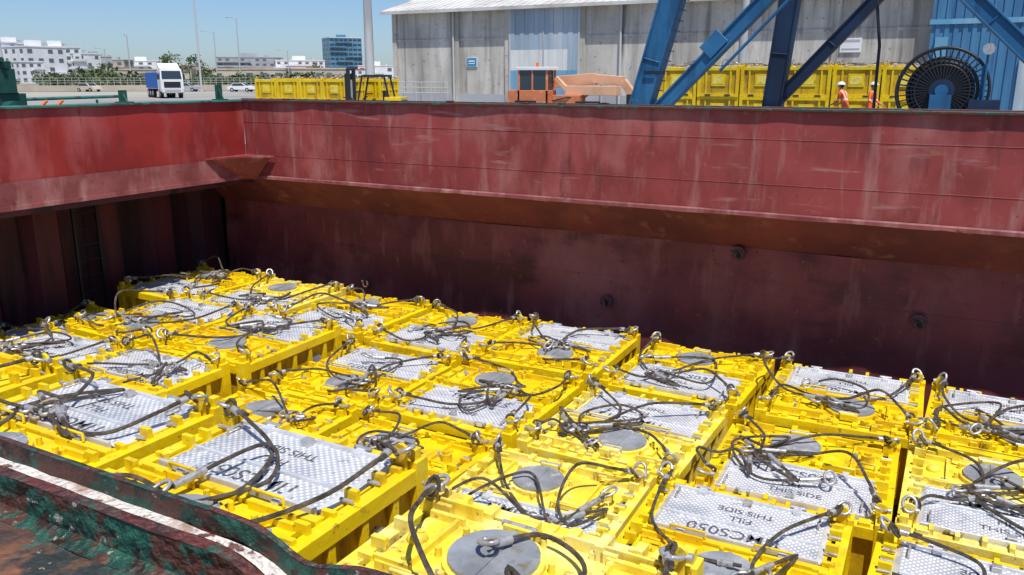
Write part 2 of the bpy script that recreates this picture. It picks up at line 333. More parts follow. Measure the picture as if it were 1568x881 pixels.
def cargo_skip(x,y,lid_z,plate_rear,jit=.045,text=True,sl=True,variant=None):
    i=cnt[0]; cnt[0]+=1; rd=random.Random(100+i)
    rz=(math.pi if plate_rear else 0)+R(rd.uniform(-2.0,2.0))
    e=empty('cargo_skip',(x+rd.uniform(-jit,jit),y+rd.uniform(-jit,jit)*.5,lid_z+rd.uniform(-.03,.03)),rz)
    v=variant if variant is not None else rd.choice((0,1,3,4,0,1,3,2))
    o=link('skip_body',BODIES[v],e); bev(o,.006)
    if text:
        link('stencil_number',text_mesh('TIMCS%03d'%NUM[i%len(NUM)],.19),e,(rd.uniform(-.04,.04),-.205,.031))
        link('stencil_fill',FILL,e,(rd.uniform(-.03,.03),-.46,.031)); link('stencil_side',SIDE,e,(rd.uniform(-.03,.03),-.61,.031))
    if sl: slings(500+i*3).obj('wire_sling',e)
    return e
BASE=-3.8
grid=[
 (.80,10.2,0,1),(.72,8.15,0,0),(.55,6.15,0,1),
 (-.98,10.22,0,1),(-1.15,8.2,-.05,0),(-1.34,6.2,0,1),(-1.4,4.2,0,0),(.5,4.15,0,0),
 (-2.92,10.2,.02,0),(-3.0,8.2,0,1),(-3.18,6.2,-.05,0),
 (-4.78,10.22,.06,1),(-4.85,8.2,0,0),(-5.02,6.2,-.04,0),
 (-6.62,10.2,.03,0),(-6.70,8.2,-.02,1),(-6.86,6.2,-.03,0),
 (-8.47,10.2,.08,0),(-8.60,8.05,.24,1),(-8.73,6.02,.24,1),
 (-10.32,10.2,.10,0),(-10.45,8.05,.22,1),(-10.57,6.02,.2,1),
 (-12.16,10.2,.15,0),(-12.3,7.9,-.15,0),(-12.38,5.9,-.1,1),
 (-3.25,4.2,-.05,1),(-5.1,4.2,-.05,1),(-6.95,4.2,-.05,1),(-8.8,4.0,0,1),(-10.65,4.0,0,0),
]
for g in grid: cargo_skip(g[0],g[1],BASE+g[2],bool(g[3]),text=(g[1]>5.3 or g[0]>-2))
for x,pr,y in ((-1.90,0,3.06),(-3.86,1,3.30),(-5.78,1,3.32),(-7.7,0,3.3),(-9.6,1,3.3)):
    cargo_skip(x,y,-2.57,bool(pr),jit=.015,variant=2 if x>-2.5 else 0)

# ------------------------------------------------------------------ the ship
ship=empty('cargo_ship')
def dsp(p,amp,freq): 
    p=Vector(p); return amp*(noise.noise(p*freq)+.5*noise.noise(p*freq*3.1))
def gridwall(name,p0,du,dv,nu,nv,m,amp=.012,parent=ship,freq=1.2,nrm=(0,1,0),smooth=True):
    p0=Vector(p0);du=Vector(du);dv=Vector(dv);nrm=Vector(nrm);b=B();vs=[];fs=[]
    for j in range(nv+1):
        for i in range(nu+1):
            p=p0+du*(i/nu)+dv*(j/nv); vs.append(p+nrm*dsp(p,amp,freq))
    for j in range(nv):
        for i in range(nu): fs.append((j*(nu+1)+i,j*(nu+1)+i+1,(j+1)*(nu+1)+i+1,(j+1)*(nu+1)+i))
    b.add(vs,fs,m,smooth); return b.obj(name,parent)
def seam(b,p,q,r,m,amp,freq,nrm,n=120):
    p=Vector(p);q=Vector(q);nrm=Vector(nrm); b.tube([p+(q-p)*(i/n)+nrm*dsp(p+(q-p)*(i/n),amp,freq) for i in range(n+1)],r,m,5)
XL,XR,YF,YN=-12.0,9.0,11.5,.53
ZT,ZB=-.43,-1.83
NF=(0,1,0)
gridwall('far_coaming',(XL,YF,ZB),(XR-XL,0,0),(0,0,ZT-ZB),200,16,'coaming_red',.022,freq=.8)
gridwall('end_coaming',(XL,YN,-1.5),(0,YF-YN,0),(0,0,1.07),80,12,'coaming_red_bright',.014,nrm=(1,0,0))
gridwall('end_coaming_strake',(XL+.014,YN,ZB+.03),(0,YF-YN,0),(0,0,.35),80,6,'coaming_pink',.010,nrm=(1,0,0))
b=B()
seam(b,(XL,YF,-.80),(XR,YF,-.80),.005,'coaming_red',.022,.8,NF); seam(b,(XL,YF,-1.40),(XR,YF,-1.40),.005,'coaming_red',.022,.8,NF)
for x in (-10.6,-2.4): seam(b,(x,YF,ZB),(x,YF,ZT),.004,'coaming_red',.022,.8,NF,12)
vs=[];fs=[];n=300
for i in range(n+1):
    x=XL+(XR-XL)*i/n; k=.014*noise.noise(Vector((x*1.3,3,0)))+.03*max(0,noise.noise(Vector((x*3.1,8,0)))-.2)
    y=YF-.012+dsp((x,YF,ZB),.022,.8); vs+=[(x,y-k,ZB+.05),(x,y-.012-k,ZB+.03),(x,y-.012-k*1.5,ZB-.02+k),(x,y+.06,ZB-.03+k)]
for i in range(n):
    for j in range(3): fs.append((4*i+j,4*i+4+j,4*i+5+j,4*i+1+j))
b.add(vs,fs,'coaming_pink',False)
b.box(XL,XL+.03,YN,YF-.03,ZB-.03,ZB+.035,'coaming_pink')
for y in (3.4,8.2): b.box(XL+.002,XL+.016,y-.005,y+.005,ZB+.4,ZT-.03,'coaming_red_bright')
b.obj('coaming_welds',ship)
b=B()
b.box(XL-.3,XR,YF-.05,YF+.28,ZT,ZT+.035,'green_edge')
b.box(XL-.3,XL+.05,YN,YF-.05,ZT,ZT+.035,'teal_edge')
b.box(XL-.32,XR,YF+.28,YF+.31,ZT-.1,ZT+.05,'green_edge')
rr=random.Random(4)
for k in range(26):
    x=rr.uniform(XL,XR); b.box(x-.05,x+.05,YF+.1,YF+.2,ZT+.035,ZT+rr.uniform(.045,.07),'green_edge')
b.obj('coaming_flange',ship,bevel=.006)
b=B()
g=[(XL+.02,YF-1.0),(XL+.02,YF-.03),(XL+.75,YF-.03),(XL+.45,YF-.28),(XL+.25,YF-.5)]
z0,z1=-1.43,-1.40
b.add([(x,y,z1) for x,y in g]+[(x,y,z0) for x,y in g],[(0,4,3,2,1),(5,6,7,8,9),(0,5,9,4),(4,9,8,3),(3,8,7,2)],'coaming_red')
b.add([(XL+.02,YF-.9,z0),(XL+.02,YF-.03,z0),(XL+.65,YF-.03,z0),(XL+.02,YF-.2,-1.86),(XL+.25,YF-.03,-1.86)],[(0,3,4,2),(0,1,3),(1,2,4)],'coaming_red')
b.obj('corner_gusset',ship)
YH=12.15
gridwall('slant_plate',(XL-1.4,YH,-2.42),(XR-XL+1.4,0,0),(0,-.57,.56),150,6,'hold_bounce_glow',.02)
gridwall('hold_side',(XL-1.4,YH,-5.0),(XR-XL+1.4,0,0),(0,0,2.58),180,24,'hold_red',.05,freq=.6)
b=B()
seam(b,(XL,YH,-3.1),(XR,YH,-3.1),.004,'hold_red',.05,.6,NF)
for x in (-9.3,-3.9): seam(b,(x,YH,-4.98),(x,YH,-2.45),.004,'hold_red',.05,.6,NF,20)
for x,z in ((-2.8,-2.5),(-4.85,-3.5),(-.33,-3.2),(-9.75,-3.75)):
    b.cyl((x,YH+.03,z),(x,YH-.09,z),.10,'hold_fitting',16); b.cyl((x,YH-.09,z),(x,YH-.095,z),.06,'black_paint',14)
    b.ring((x+.02,YH-.11,z-.02),.05,.08,.016,'hold_fitting',Matrix.Rotation(1.2,3,'X')@Matrix.Rotation(.5,3,'Z'),12,6)
    b.cyl((x-.1,YH-.05,z+.02),(x-.02,YH-.13,z),.028,'hold_fitting',8)
b.obj('lashing_sockets',ship)
b=B(); XB=-13.5
y=YN-.5; k=0; pts=[]
while y<YH+.05:
    pts.append((XB+(.0 if (k//2)%2==0 else -.22),y)); y+= .42 if k%2==0 else .16; k+=1
pts.append((pts[-1][0],YH))
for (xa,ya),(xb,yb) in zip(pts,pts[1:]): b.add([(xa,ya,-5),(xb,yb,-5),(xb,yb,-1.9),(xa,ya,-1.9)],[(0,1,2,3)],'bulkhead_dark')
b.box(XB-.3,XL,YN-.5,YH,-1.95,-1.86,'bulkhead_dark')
b.obj('end_bulkhead',ship)
b=B()
for y in (8.8,9.25): b.box(XB+.05,XB+.1,y-.02,y+.02,-5,-1.95,'black_paint')
z=-4.8
while z<-2: b.cyl((XB+.075,8.8,z),(XB+.075,9.25,z),.014,'black_paint',6); z+=.28
b.obj('hold_ladder',ship)
b=B()
b.box(XB-.3,XR+.3,YN-1,YH+.1,-5.1,-5.0,'hold_red')
b.box(XR,XR+.1,YN,YF,-5,ZT,'coaming_red')
b.obj('hold_floor',ship)
b=B()
b.box(-34,24,YH+.05,15.4,-1.75,-1.62,'machine_green'); b.box(-34,XL-.4,-4,YH+.05,-1.75,-1.62,'machine_green')
b.box(XB-.4,XB-.3,-4,YH+.1,-5,-1.75,'machine_green')
b.box(-34,24,YH+.2,YH+.3,-5.2,-1.75,'machine_green')
b.box(-34,24,15.3,15.4,-5.2,-1.75,'machine_green'); b.box(-34,24,-4.1,-4,-5.2,-1.7,'machine_green')
b.box(-34,-33.9,-4,15.4,-5.2,-1.7,'machine_green'); b.box(23.9,24,-4,15.4,-5.2,-1.7,'machine_green'); b.box(XR+.4,24,-4,YH+.05,-1.75,-1.62,'machine_green')
b.box(-34,XR,-4,-.9,-1.75,-1.62,'machine_green')
b.obj('hull_and_deck',ship)
for y,h in ((9.06,.2),(11.05,.27)):
    b=B(); b.box(XL-.12,XL-.08,y-.07,y+.07,0,h,'machine_green'); 
    b.add([(XL-.1,y-.015,0),(XL+.02,y-.015,0),(XL-.1,y-.015,h*.9),(XL-.1,y+.015,0),(XL+.02,y+.015,0),(XL-.1,y+.015,h*.9)],[(0,1,2),(5,4,3),(1,4,5,2)],'machine_green')
    b.box(XL-.18,XL+.03,y-.1,y+.1,-.005,.02,'machine_green'); b.obj('hatch_guide',ship,(0,0,ZT+.035),bevel=.004)
b=B()
for y in (7.65,7.9): 
    b.cyl((XL-.05,y,ZT+.03),(XL-.02,y+.06,ZT+.09),.025,'signal_orange',8,r1=.018); b.sphere((XL-.02,y+.06,ZT+.09),.022,'signal_orange',8,6)
b.obj('toggle_handles',ship)
b=B(); b.tube([(-16.2,-2,-.62),(-16.2,15,-.62)],.035,'machine_green',8); b.tube([(-16.2,-2,-1.1),(-16.2,15,-1.1)],.025,'machine_green',8)
b.tube([(-14.3,4,-.56),(-14.3,15,-.52)],.04,'hold_fitting',8); b.tube([(-20,4,-.58),(-20,15,-.48)],.04,'teal_edge',8)
for i in range(12): b.cyl((-16.2,-2+i*1.5,-1.62),(-16.2,-2+i*1.5,-.6),.03,'machine_green',8)
for i in range(5): b.cyl((-14.3,4.2+i*2.5,-1.62),(-14.3,4.2+i*2.5,-.55),.03,'machine_green',8); b.cyl((-20,4.2+i*2.5,-1.62),(-20,4.2+i*2.5,-.55),.03,'machine_green',8)
b.obj('deck_railing',ship)
w=empty('deck_winch',(-18.0,10.5,-1.62)); w.parent=ship
b=B(); b.box(-.9,.5,-.5,.5,0,.25,'machine_green'); b.box(-.75,-.65,-.4,.4,.25,1.3,'machine_green'); b.box(.25,.35,-.4,.4,.25,1.3,'machine_green')
b.cyl((-.65,0,.95),(.25,0,.95),.28,'rusty_link',20); 
for x in (-.62,.18): b.cyl((x,0,.95),(x+.05,0,.95),.48,'machine_green',24)
b.cyl((.35,0,.95),(.6,0,.95),.2,'machine_green',16); b.box(.0,.4,-.2,.2,1.3,1.8,'machine_green'); b.cyl((.2,0,1.8),(.2,0,1.95),.22,'machine_green',16)
b.cyl((.2,-.1,1.95),(.5,-.1,1.98),.05,'machine_green',8)
b.obj('winch',w,bevel=.01)

# near coaming: stepped section
def strip(b,y0,z0,y1,z1,m,x0=-5,x1=2.5,n=420,amp=.0,seed=0):
    vs=[];fs=[]
    for i in range(n+1):
        x=x0+(x1-x0)*i/n
        sag=-.022*math.exp(-((x+.52)/.055)**2)-.006/(1+math.exp(-(x+.52)*60))
        yy=.008*math.exp(-((x+.56)/.05)**2)
        for (y,z,s) in ((y0,z0,0),(y1,z1,5)):
            a=amp*noise.noise(Vector((x*9,s+seed,z*3))); a2=amp*noise.noise(Vector((x*23,s+seed+9,1)))
            k=1 if y>.46 else .35
            vs.append((x,y+a+yy*k,z+a2*.6+sag*k))
    for i in range(n): fs.append((2*i,2*i+1,2*i+3,2*i+2))
    b.add(vs,fs,m,True)
b=B()
strip(b,YN,-5,YN,-.432,'coaming_red',amp=0)
strip(b,YN,-.4325,YN-.003,-.426,'rim_red',amp=.0015,seed=1)
strip(b,YN-.003,-.426,YN-.010,-.426,'rim_red',amp=.0015,seed=1)
strip(b,YN-.010,-.426,YN-.013,-.448,'green_peeling',amp=.0015,seed=2)
strip(b,YN-.013,-.448,YN-.029,-.449,'white_scuffed',amp=.003,seed=3)
strip(b,YN-.029,-.449,YN-.037,-.438,'rim_red',amp=.003,seed=4)
strip(b,YN-.037,-.438,YN-.050,-.438,'rim_red',amp=.002,seed=5)
strip(b,YN-.050,-.438,YN-.053,-.474,'green_peeling',amp=.0025,seed=6)
strip(b,YN-.053,-.474,YN-.07,-.480,'green_peeling',amp=.004,seed=7)
strip(b,YN-.07,-.480,YN-.3,-.482,'rusty_ledge',amp=.005,seed=8)
strip(b,YN-.3,-.482,YN-.31,-1.65,'green_peeling',amp=.0)
b.obj('near_coaming',ship)
b=B(); b.box(-5,XR,YN-1.45,YN-.31,-1.7,-1.62,'rusty_ledge'); b.obj('near_deck',ship)

# ------------------------------------------------------------------ ground, water, quay
Q=-2.3
b=B(); b.add([(-4000,15.8,Q),(4000,15.8,Q),(4000,6000,Q),(-4000,6000,Q)],[(0,1,2,3)],'quay_concrete')
b.add([(-4000,15.8,Q-4),(4000,15.8,Q-4),(4000,15.8,Q),(-4000,15.8,Q)],[(0,1,2,3)],'quay_concrete')
b.obj('ground')
b=B(); b.add([(-4000,-3000,-4.6),(4000,-3000,-4.6),(4000,15.8,-4.6),(-4000,15.8,-4.6)],[(0,1,2,3)],'water'); b.obj('water')
b=B(); b.box(-400,200,15.8,16.2,Q,Q+.15,'pole_grey'); b.obj('quay_kerb')
def polar(az,d): return (math.sin(R(az))*d,math.cos(R(az))*d)
b=B()
c0=polar(-70,170);c1=polar(-30,170);c2=polar(-30,2500);c3=polar(-70,2500)
b.add([(p[0],p[1],Q+.02) for p in (c0,c1,c2,c3)],[(0,1,2,3)],'scrub_ground'); b.obj('terrain')

# ------------------------------------------------------------------ warehouse
wh=empty('warehouse')
YW=60; xl,xr=-44.3,-2.9; ze=5.35
b=B()
b.box(xl,xr,YW,YW+38,Q,ze,'warehouse_wall')
for x in [xl+.25,-37.8,-33.1,-26.6,-20.5,-14.5,-8.5]: b.box(x-.2,x+.2,YW-.14,YW,Q,ze-.05,'warehouse_wall')
b.box(xl+.45,xr,YW-.06,YW,2.9,3.1,'warehouse_wall')
b.box(xl-.06,xr,YW-.05,YW,Q,Q+1.0,'grey_render')
b.obj('walls',wh)
b=B()
rd=YW+19
b.add([(xl-.7,YW-.8,ze),(xr,YW-.8,ze),(xr,rd,ze+5.4),(xl-.7,rd,ze+5.4),(xl-.7,YW+38.5,ze),(xr,YW+38.5,ze)],[(0,1,2,3),(3,2,5,4)],'roof_sheet')
b.add([(xl,YW,ze),(xl,rd,ze+5.2),(xl,YW+38,ze)],[(0,1,2)],'warehouse_wall')
b.box(xl-.7,xr,YW-.82,YW-.7,ze-.22,ze+.03,'roof_sheet')
b.add([(xl-.7,YW-.8,ze-.2),(xl-.7,rd,ze+5.2),(xl-.7,rd,ze+5.45),(xl-.7,YW-.8,ze+.05)],[(0,1,2,3)],'roof_sheet')
b.box(xl-.7,xr,YW-.7,YW,ze-.08,ze-.03,'grey_render')
for i in range(60):
    x=xl-.6+i*.69; b.beam((x,YW-.79,ze+.03),(x,rd,ze+5.43),.06,.05,'roof_sheet')
b.obj('roof',wh)
b=B()
for i in range(14):
    x0=-32.7+i*.414
    off=.0 if i%2 else .03
    b.box(x0,x0+.40,YW-.25-off,YW-.2,2.1,ze-.25,'door_pale'); b.box(x0,x0+.40,YW-.25-off,YW-.2,.55,2.1,'door_white' if i<12 else 'door_pale'); b.box(x0,x0+.40,YW-.25-off,YW-.2,Q,.55,'door_blue')
b.box(-32.9,-26.7,YW-.3,YW-.16,ze-.25,ze-.1,'pole_grey'); b.box(-29.85,-29.75,YW-.31,YW-.2,Q,ze-.25,'grey_render')
b.box(-32.85,-32.7,YW-.28,YW,Q,ze-.25,'pole_grey');b.box(-26.9,-26.75,YW-.28,YW,Q,ze-.25,'pole_grey')
b.obj('sliding_door',wh)
b=B(); b.tube([(-38.1,YW-.18,ze-.2),(-38.1,YW-.18,Q)],.09,'pole_grey',8); b.tube([(-23.5,YW-.18,ze-.2),(-23.5,YW-.18,Q)],.09,'pole_grey',8); b.obj('downpipe',wh)
b=B(); b.box(-36.9,-35.9,YW-.08,YW-.02,.85,1.6,'white_paint'); b.box(-36.85,-35.95,YW-.1,YW-.08,.9,1.55,'sign_blue')
b.box(-36.7,-36.1,YW-.115,YW-.10,1.25,1.35,'white_paint'); b.box(-36.7,-36.1,YW-.115,YW-.10,1.08,1.15,'white_paint'); b.obj('wall_sign')
b=B(); b.box(-8.2,-6.9,YW-.1,YW-.02,1.6,2.5,'white_paint'); b.box(-8.1,-7.0,YW-.11,YW-.1,2.25,2.4,'grey_render'); b.box(-8.1,-7.0,YW-.11,YW-.1,1.75,1.85,'grey_render'); b.obj('wall_sign')
b=B(); 
for x in (-43,-41.2,-24.8,-18,-12): b.cyl((x,YW-.35,-.3),(x,YW-.35,-2.3),.03,'pole_grey',6)
b.obj('pipes',wh)
sh=empty('corrugated_shed'); b=B()
i=0; x=xr+.0
while x<30:
    y0=YW-.9-(.07 if i%2 else 0); b.box(x,x+.25,y0,YW-.5,Q,ze+6,'blue_sheet'); x+=.25;i+=1
b.box(xr,30,YW-.5,YW+30,Q,ze+6,'blue_sheet'); b.box(xr-.1,30,YW-1.05,YW-.97,ze-2.2,ze-1.9,'door_blue'); b.obj('walls',sh)
b=B(); b.box(2,6,YW-1.1,YW-.98,Q,1.0,'door_pale'); b.box(xr+.3,xr+1.0,YW-1.1,YW-.98,Q,2.4,'door_blue'); b.obj('panels',sh)
b=B()
for z in (-1.15,-.75,-.35): b.tube([(-41.5,55,z),(-35.6,55,z)],.035,'pole_grey',6)
for i in range(5): b.cyl((-41.5+i*1.475,55,Q),(-41.5+i*1.475,55,-.33),.04,'pole_grey',6)
b.obj('guard_railing')

# ------------------------------------------------------------------ harbour crane
cr=empty('harbour_crane'); b=B(); Yc=26.
def thru(p,q,z0,z1,Y,Y1=None):
    f=lambda z:p[0]+(q[0]-p[0])*(z-p[1])/(q[1]-p[1])
    return (f(z0),Y,z0),(f(z1),Y1 if Y1 is not None else Y,z1)
def ibeam(b,p,q,w,d,m,m2):
    b.beam(p,q,w,d,m,(0,1,0))
    p=Vector(p);q=Vector(q);dd=(q-p).normalized();a=Vector((0,1,0)).cross(dd).normalized()
    for s in (-1,1):
        o=a*s*(w/2-.03)+Vector((0,-d/2-.03,0)); b.beam(p+o,q+o,.06,.06,m,(0,1,0))
    n=int((q-p).length/2.6)
    for k in range(1,n):
        c=p+(q-p)*k/n+Vector((0,-d/2-.02,0)); b.beam(c-a*(w/2-.06),c+a*(w/2-.06),.04,.04,m,(0,1,0))
a0,a1=thru((-8.54,2.31),(-9.37,-.74),Q,9,Yc); ibeam(b,a0,a1,.66,.6,'crane_blue','crane_navy')
a0,a1=thru((-5.77,2.2),(-8.6,-.73),-1.3,9,Yc+.1); ibeam(b,a0,a1,.42,.4,'crane_blue','crane_navy')
a0,a1=thru((-5.0,2.2),(-6.9,.2),.2,9,Yc-.2); b.tube([a0,a1],.05,'crane_blue',8)
s=30/26.
a0,a1=thru((-5.03*s,2.17*s),(-5.28*s,-.69*s),Q,10,30); ibeam(b,a0,a1,.64,.5,'crane_navy','crane_navy')
a0,a1=thru((-2.76*s,2.07*s),(-5.1*s,-.59*s),-.9,9,30); ibeam(b,a0,a1,.40,.36,'crane_navy','crane_navy')
a0,a1=thru((-.36,1.98),(.95,.72),Q,9,Yc); ibeam(b,a0,a1,.46,.4,'crane_blue','crane_navy')
b.box(-9.9,6,Yc-.5,Yc+.5,9,10,'crane_blue'); b.box(-8,6,29.5,30.5,9.5,10.5,'crane_navy'); b.box(-6,-5,Yc,30,9.2,10,'crane_blue')
b.box(-10.6,-8.9,Yc-.45,Yc+.45,Q,Q+.9,'crane_blue')
for x in (-10.2,-9.3): b.cyl((x,Yc-.3,Q+.35),(x,Yc+.3,Q+.35),.35,'black_paint',18)
b.box(-9.5,-8.3,Yc-.36,Yc-.33,-1.2,-.9,'crane_blue')
b.box(-9.25,-8.55,Yc-.39,Yc-.365,.1,.22,'crane_navy')
b.beam((-7.4,Yc-.15,.72),(-6.9,Yc-.15,1.25),.5,.06,'crane_blue',(0,1,0))
for i in range(30):
    z=Q+.4+i*.3; xx=-9.37+(z+.74)*.272+.45
    b.cyl((xx,Yc-.2,z),(xx,Yc+.2,z),.02,'crane_navy',5)
b.tube([(-2.9,27,9),(-2.85,27,2.4),(-2.62,27,.9),(-2.6,27,-1.5)],.05,'black_paint',6)
b.obj('portal_legs',cr,bevel=.02)
b=B(); cx,cy,cz,r=-.80,25,-.33,1.08
My=Matrix.Rotation(R(90),3,'X')
for yy in (-.16,.16):
    b.ring((cx,cy+yy,cz),r,r,.04,'black_paint',My,56,6); b.ring((cx,cy+yy,cz),r*.6,r*.6,.03,'black_paint',My,36,6)
    for k in range(44):
        t=2*math.pi*k/44; b.beam((cx+.28*math.cos(t),cy+yy,cz+.28*math.sin(t)),(cx+r*math.cos(t),cy+yy,cz+r*math.sin(t)),.03,.05,'black_paint',(0,1,0))
for k in range(5):
    for q in (.62,.72,.82): b.ring((cx,cy-.1+.05*k,cz),q,q,.045,'black_paint',My,36,6)
b.cyl((cx,cy-.12,cz),(cx,cy+.12,cz),.6,'black_paint',36)
b.cyl((cx,cy-.35,cz),(cx,cy+.35,cz),.3,'crane_navy',20); b.cyl((cx,cy-.42,cz),(cx,cy-.35,cz),.16,'crane_blue',12)
b.box(cx-.25,cx+.25,cy-.6,cy-.36,cz-1.2,cz-.1,'crane_blue'); b.box(cx-1.4,cx+1.5,cy-.7,cy+.5,Q,Q+1.15,'crane_blue'); b.box(cx+.65,cx+1.35,cy-.5,cy+.2,Q+1.15,Q+1.75,'crane_navy')
b.box(cx-1.3,cx-.7,cy-.6,cy-.2,Q+1.15,Q+1.5,'crane_navy'); b.cyl((cx+.9,cy-.2,Q+1.75),(cx+.9,cy-.2,Q+2.6),.04,'crane_blue',8)
b.cyl((cx+.95,cy-.4,Q+3.0),(cx+.95,cy-.2,Q+3.0),.14,'galvanised',14)
b.cyl((cx+.95,cy-.3,Q+1.75),(cx+.95,cy-.3,Q+3.0),.03,'crane_blue',8)
b.obj('cable_reel',cr)

# ------------------------------------------------------------------ skips on the quay
def quay_stack(x0,n,y,z0,tiers,sc=1.0):
    for t in range(tiers):
        for i in range(n):
            e=empty('cargo_skip',(x0+i*1.82*sc,y+random.uniform(-.04,.04),z0+1.2*sc*(t+1)),random.choice((0,math.pi)))
            e.scale=(sc,sc,sc)
            link('skip_body',BODIES[random.choice((0,1,3,4))],e)
            if t==tiers-1: slings(900+i+int(y),False).obj('wire_sling',e)
quay_stack(-11.5,6,37,Q+.3,2)
quay_stack(-34.8,4,36,Q,2,.90)
quay_stack(-34.4,4,38.4,Q,2,.90)
quay_stack(-11.4,6,39.3,Q+.3,2)
b=B()
for i in range(4): b.box(-12.6,-1.6,36.3+i*1.2,36.5+i*1.2,Q,Q+.3,'bark')
b.obj('timber_dunnage')

# ------------------------------------------------------------------ machines
def wheel(b,x,y,z,r,w,hub='pole_grey'):
    b.cyl((x,y-w/2,z),(x,y+w/2,z),r,'tyre_rubber',24); b.cyl((x,y-w/2-.01,z),(x,y+w/2+.01,z),r*.5,hub,16)
th=empty('telescopic_handler',(-16.2,35,Q)); b=B()
for x in (-1.6,1.35):
    for y in (-1,1): wheel(b,x,y,.6,.6,.4,'machine_orange')
b.box(-2.5,2.0,-.75,.75,.5,1.05,'machine_orange'); b.box(-2.6,-1.2,-.95,-.1,1.0,1.75,'machine_orange'); b.box(-2.62,-2.55,-.8,-.2,1.15,1.6,'black_paint')
b.box(-.3,1.0,-1.0,-.3,1.0,1.55,'machine_orange')
cx0,cx1,cy0,cy1=-2.05,-.55,-1.0,-.1
for x in (cx0,cx1-.1):
    for y in (cy0,cy1-.08): b.box(x,x+.1,y,y+.08,1.1,2.62,'machine_orange')
b.box(cx0-.08,cx1+.08,cy0-.06,cy1+.06,2.62,2.76,'white_paint'); b.box(cx0+.1,cx1-.1,cy0+.02,cy1-.1,1.75,2.62,'dark_glass')
b.box(cx0,cx1,cy0,cy1,1.05,1.75,'machine_orange'); b.box(-1.35,-1.27,cy0-.01,cy0+.05,1.7,2.62,'machine_orange')
b.cyl((-1.3,-.5,2.76),(-1.3,-.5,2.95),.07,'signal_orange',10)
b.beam((-2.3,.35,2.0),(1.2,.35,2.25),.42,.5,'boom_peach'); b.beam((1.2,.35,2.25),(2.5,.35,2.15),.32,.4,'boom_peach'); b.beam((2.5,.35,2.15),(3.0,.35,1.55),.3,.32,'boom_peach')
b.box(.2,2.6,-.75,-.15,1.55,1.95,'boom_peach'); b.box(.9,1.9,-1.2,-.75,1.22,1.3,'black_paint'); b.box(-2.1,-1.1,-1.22,-.75,1.22,1.3,'black_paint')
b.beam((.2,-.45,1.75),(-.4,-.45,2.3),.2,.2,'boom_peach')
b.box(2.95,3.05,-.4,1.1,.7,1.6,'black_paint')
for y in (-.2,.8): b.box(3.05,4.1,y,y+.12,.7,.76,'black_paint')
b.cyl((.5,.1,1.3),(1.6,.1,2.0),.07,'galvanised',8); b.tube([(-.3,-1.02,1.3),(.4,-1.05,1.45),(1.2,-.8,1.5)],.03,'black_paint',6)
b.obj('handler_body',th,bevel=.03)
fk=empty('forklift_truck',(-26.9,34.7,Q),R(200)); b=B()
for x,r in ((-1.0,.36),(.95,.42)):
    for y in (-.6,.6): wheel(b,x,y,r,r,.3)
b.box(-1.5,1.1,-.6,.6,.35,.85,'yellow_paint'); b.box(-1.55,-.7,-.6,.6,.85,1.35,'yellow_paint'); b.box(-1.6,-1.55,-.5,.5,.5,1.2,'black_paint')
for x,xt in ((-1.0,-.7),(.75,.45)):
    for y in (-.52,.52): b.beam((x,y,.9),(xt,y,2.35),.08,.08,'black_paint')
b.box(-.8,.6,-.58,.58,2.33,2.4,'black_paint')
for k in range(6): b.box(-.8+.24*k,-.74+.24*k,-.56,.56,2.4,2.44,'black_paint')
b.box(-.55,-.05,-.28,.28,.95,1.1,'black_paint'); b.box(-.65,-.52,-.28,.28,1.05,1.65,'black_paint'); b.tube([(.35,0,.9),(.5,0,1.3)],.04,'black_paint',6); b.ring((.5,0,1.3),.16,.16,.02,'black_paint',Matrix.Rotation(.5,3,'Y'),14,5)
for y in (-.42,.42):
    b.box(1.12,1.28,y-.09,y+.09,.1,2.75,'black_paint'); b.box(1.28,1.38,y-.06,y+.06,.1,2.5,'black_paint'); b.box(1.5,2.6,y-.06,y+.06,.15,.2,'black_paint')
for z in (.3,1.2,2.65): b.box(1.15,1.3,-.4,.4,z,z+.1,'black_paint')
b.box(1.4,1.5,-.55,.55,.15,.3,'black_paint'); b.box(1.4,1.5,-.55,.55,.6,.72,'black_paint'); b.cyl((1.2,0,.2),(1.2,0,2.2),.06,'galvanised',8)
for z in (.9,1.1,1.3): b.box(1.42,1.48,-.55,.55,z,z+.05,'black_paint')
b.obj('forklift_body',fk,bevel=.02)
tk=empty('dump_truck',(-83.6,68.5,Q),R(-28)); b=B()
for x in (2.4,-1.6,-2.9,-4.2):
    for y in (-1.05,1.05): wheel(b,x,y,.52,.52,.34)
b.box(-4.9,3.4,-.5,.5,.7,1.0,'black_paint')
b.box(1.7,3.5,-1.22,1.22,.75,2.1,'white_paint'); b.add([(1.7,-1.22,2.1),(3.5,-1.22,2.1),(3.2,-1.15,3.25),(1.7,-1.15,3.35),(1.7,1.22,2.1),(3.5,1.22,2.1),(3.2,1.15,3.25),(1.7,1.15,3.35)],[(0,1,2,3),(7,6,5,4),(1,5,6,2),(3,2,6,7),(0,3,7,4)],'white_paint')
b.add([(3.515,-1.08,2.15),(3.515,1.08,2.15),(3.27,1.02,3.05),(3.27,-1.02,3.05)],[(0,1,2,3)],'dark_glass')
b.box(2.3,3.1,-1.235,-1.22,2.15,2.85,'dark_glass'); b.box(3.5,3.54,-.9,.9,1.2,1.85,'black_paint'); b.box(3.5,3.58,-1.2,1.2,.6,1.0,'grey_render')
for y in (-1,1): b.box(3.58,3.6,y-.15,y+.15,.72,.9,'white_paint'); b.box(3.1,3.3,y*1.4-.08,y*1.4+.08,2.1,2.7,'black_paint')
b.add([(1.7,-1.1,3.35),(2.9,-1.1,3.3),(1.7,-1.1,3.9),(1.7,1.1,3.35),(2.9,1.1,3.3),(1.7,1.1,3.9)],[(0,1,2),(5,4,3),(1,4,5,2)],'white_paint')
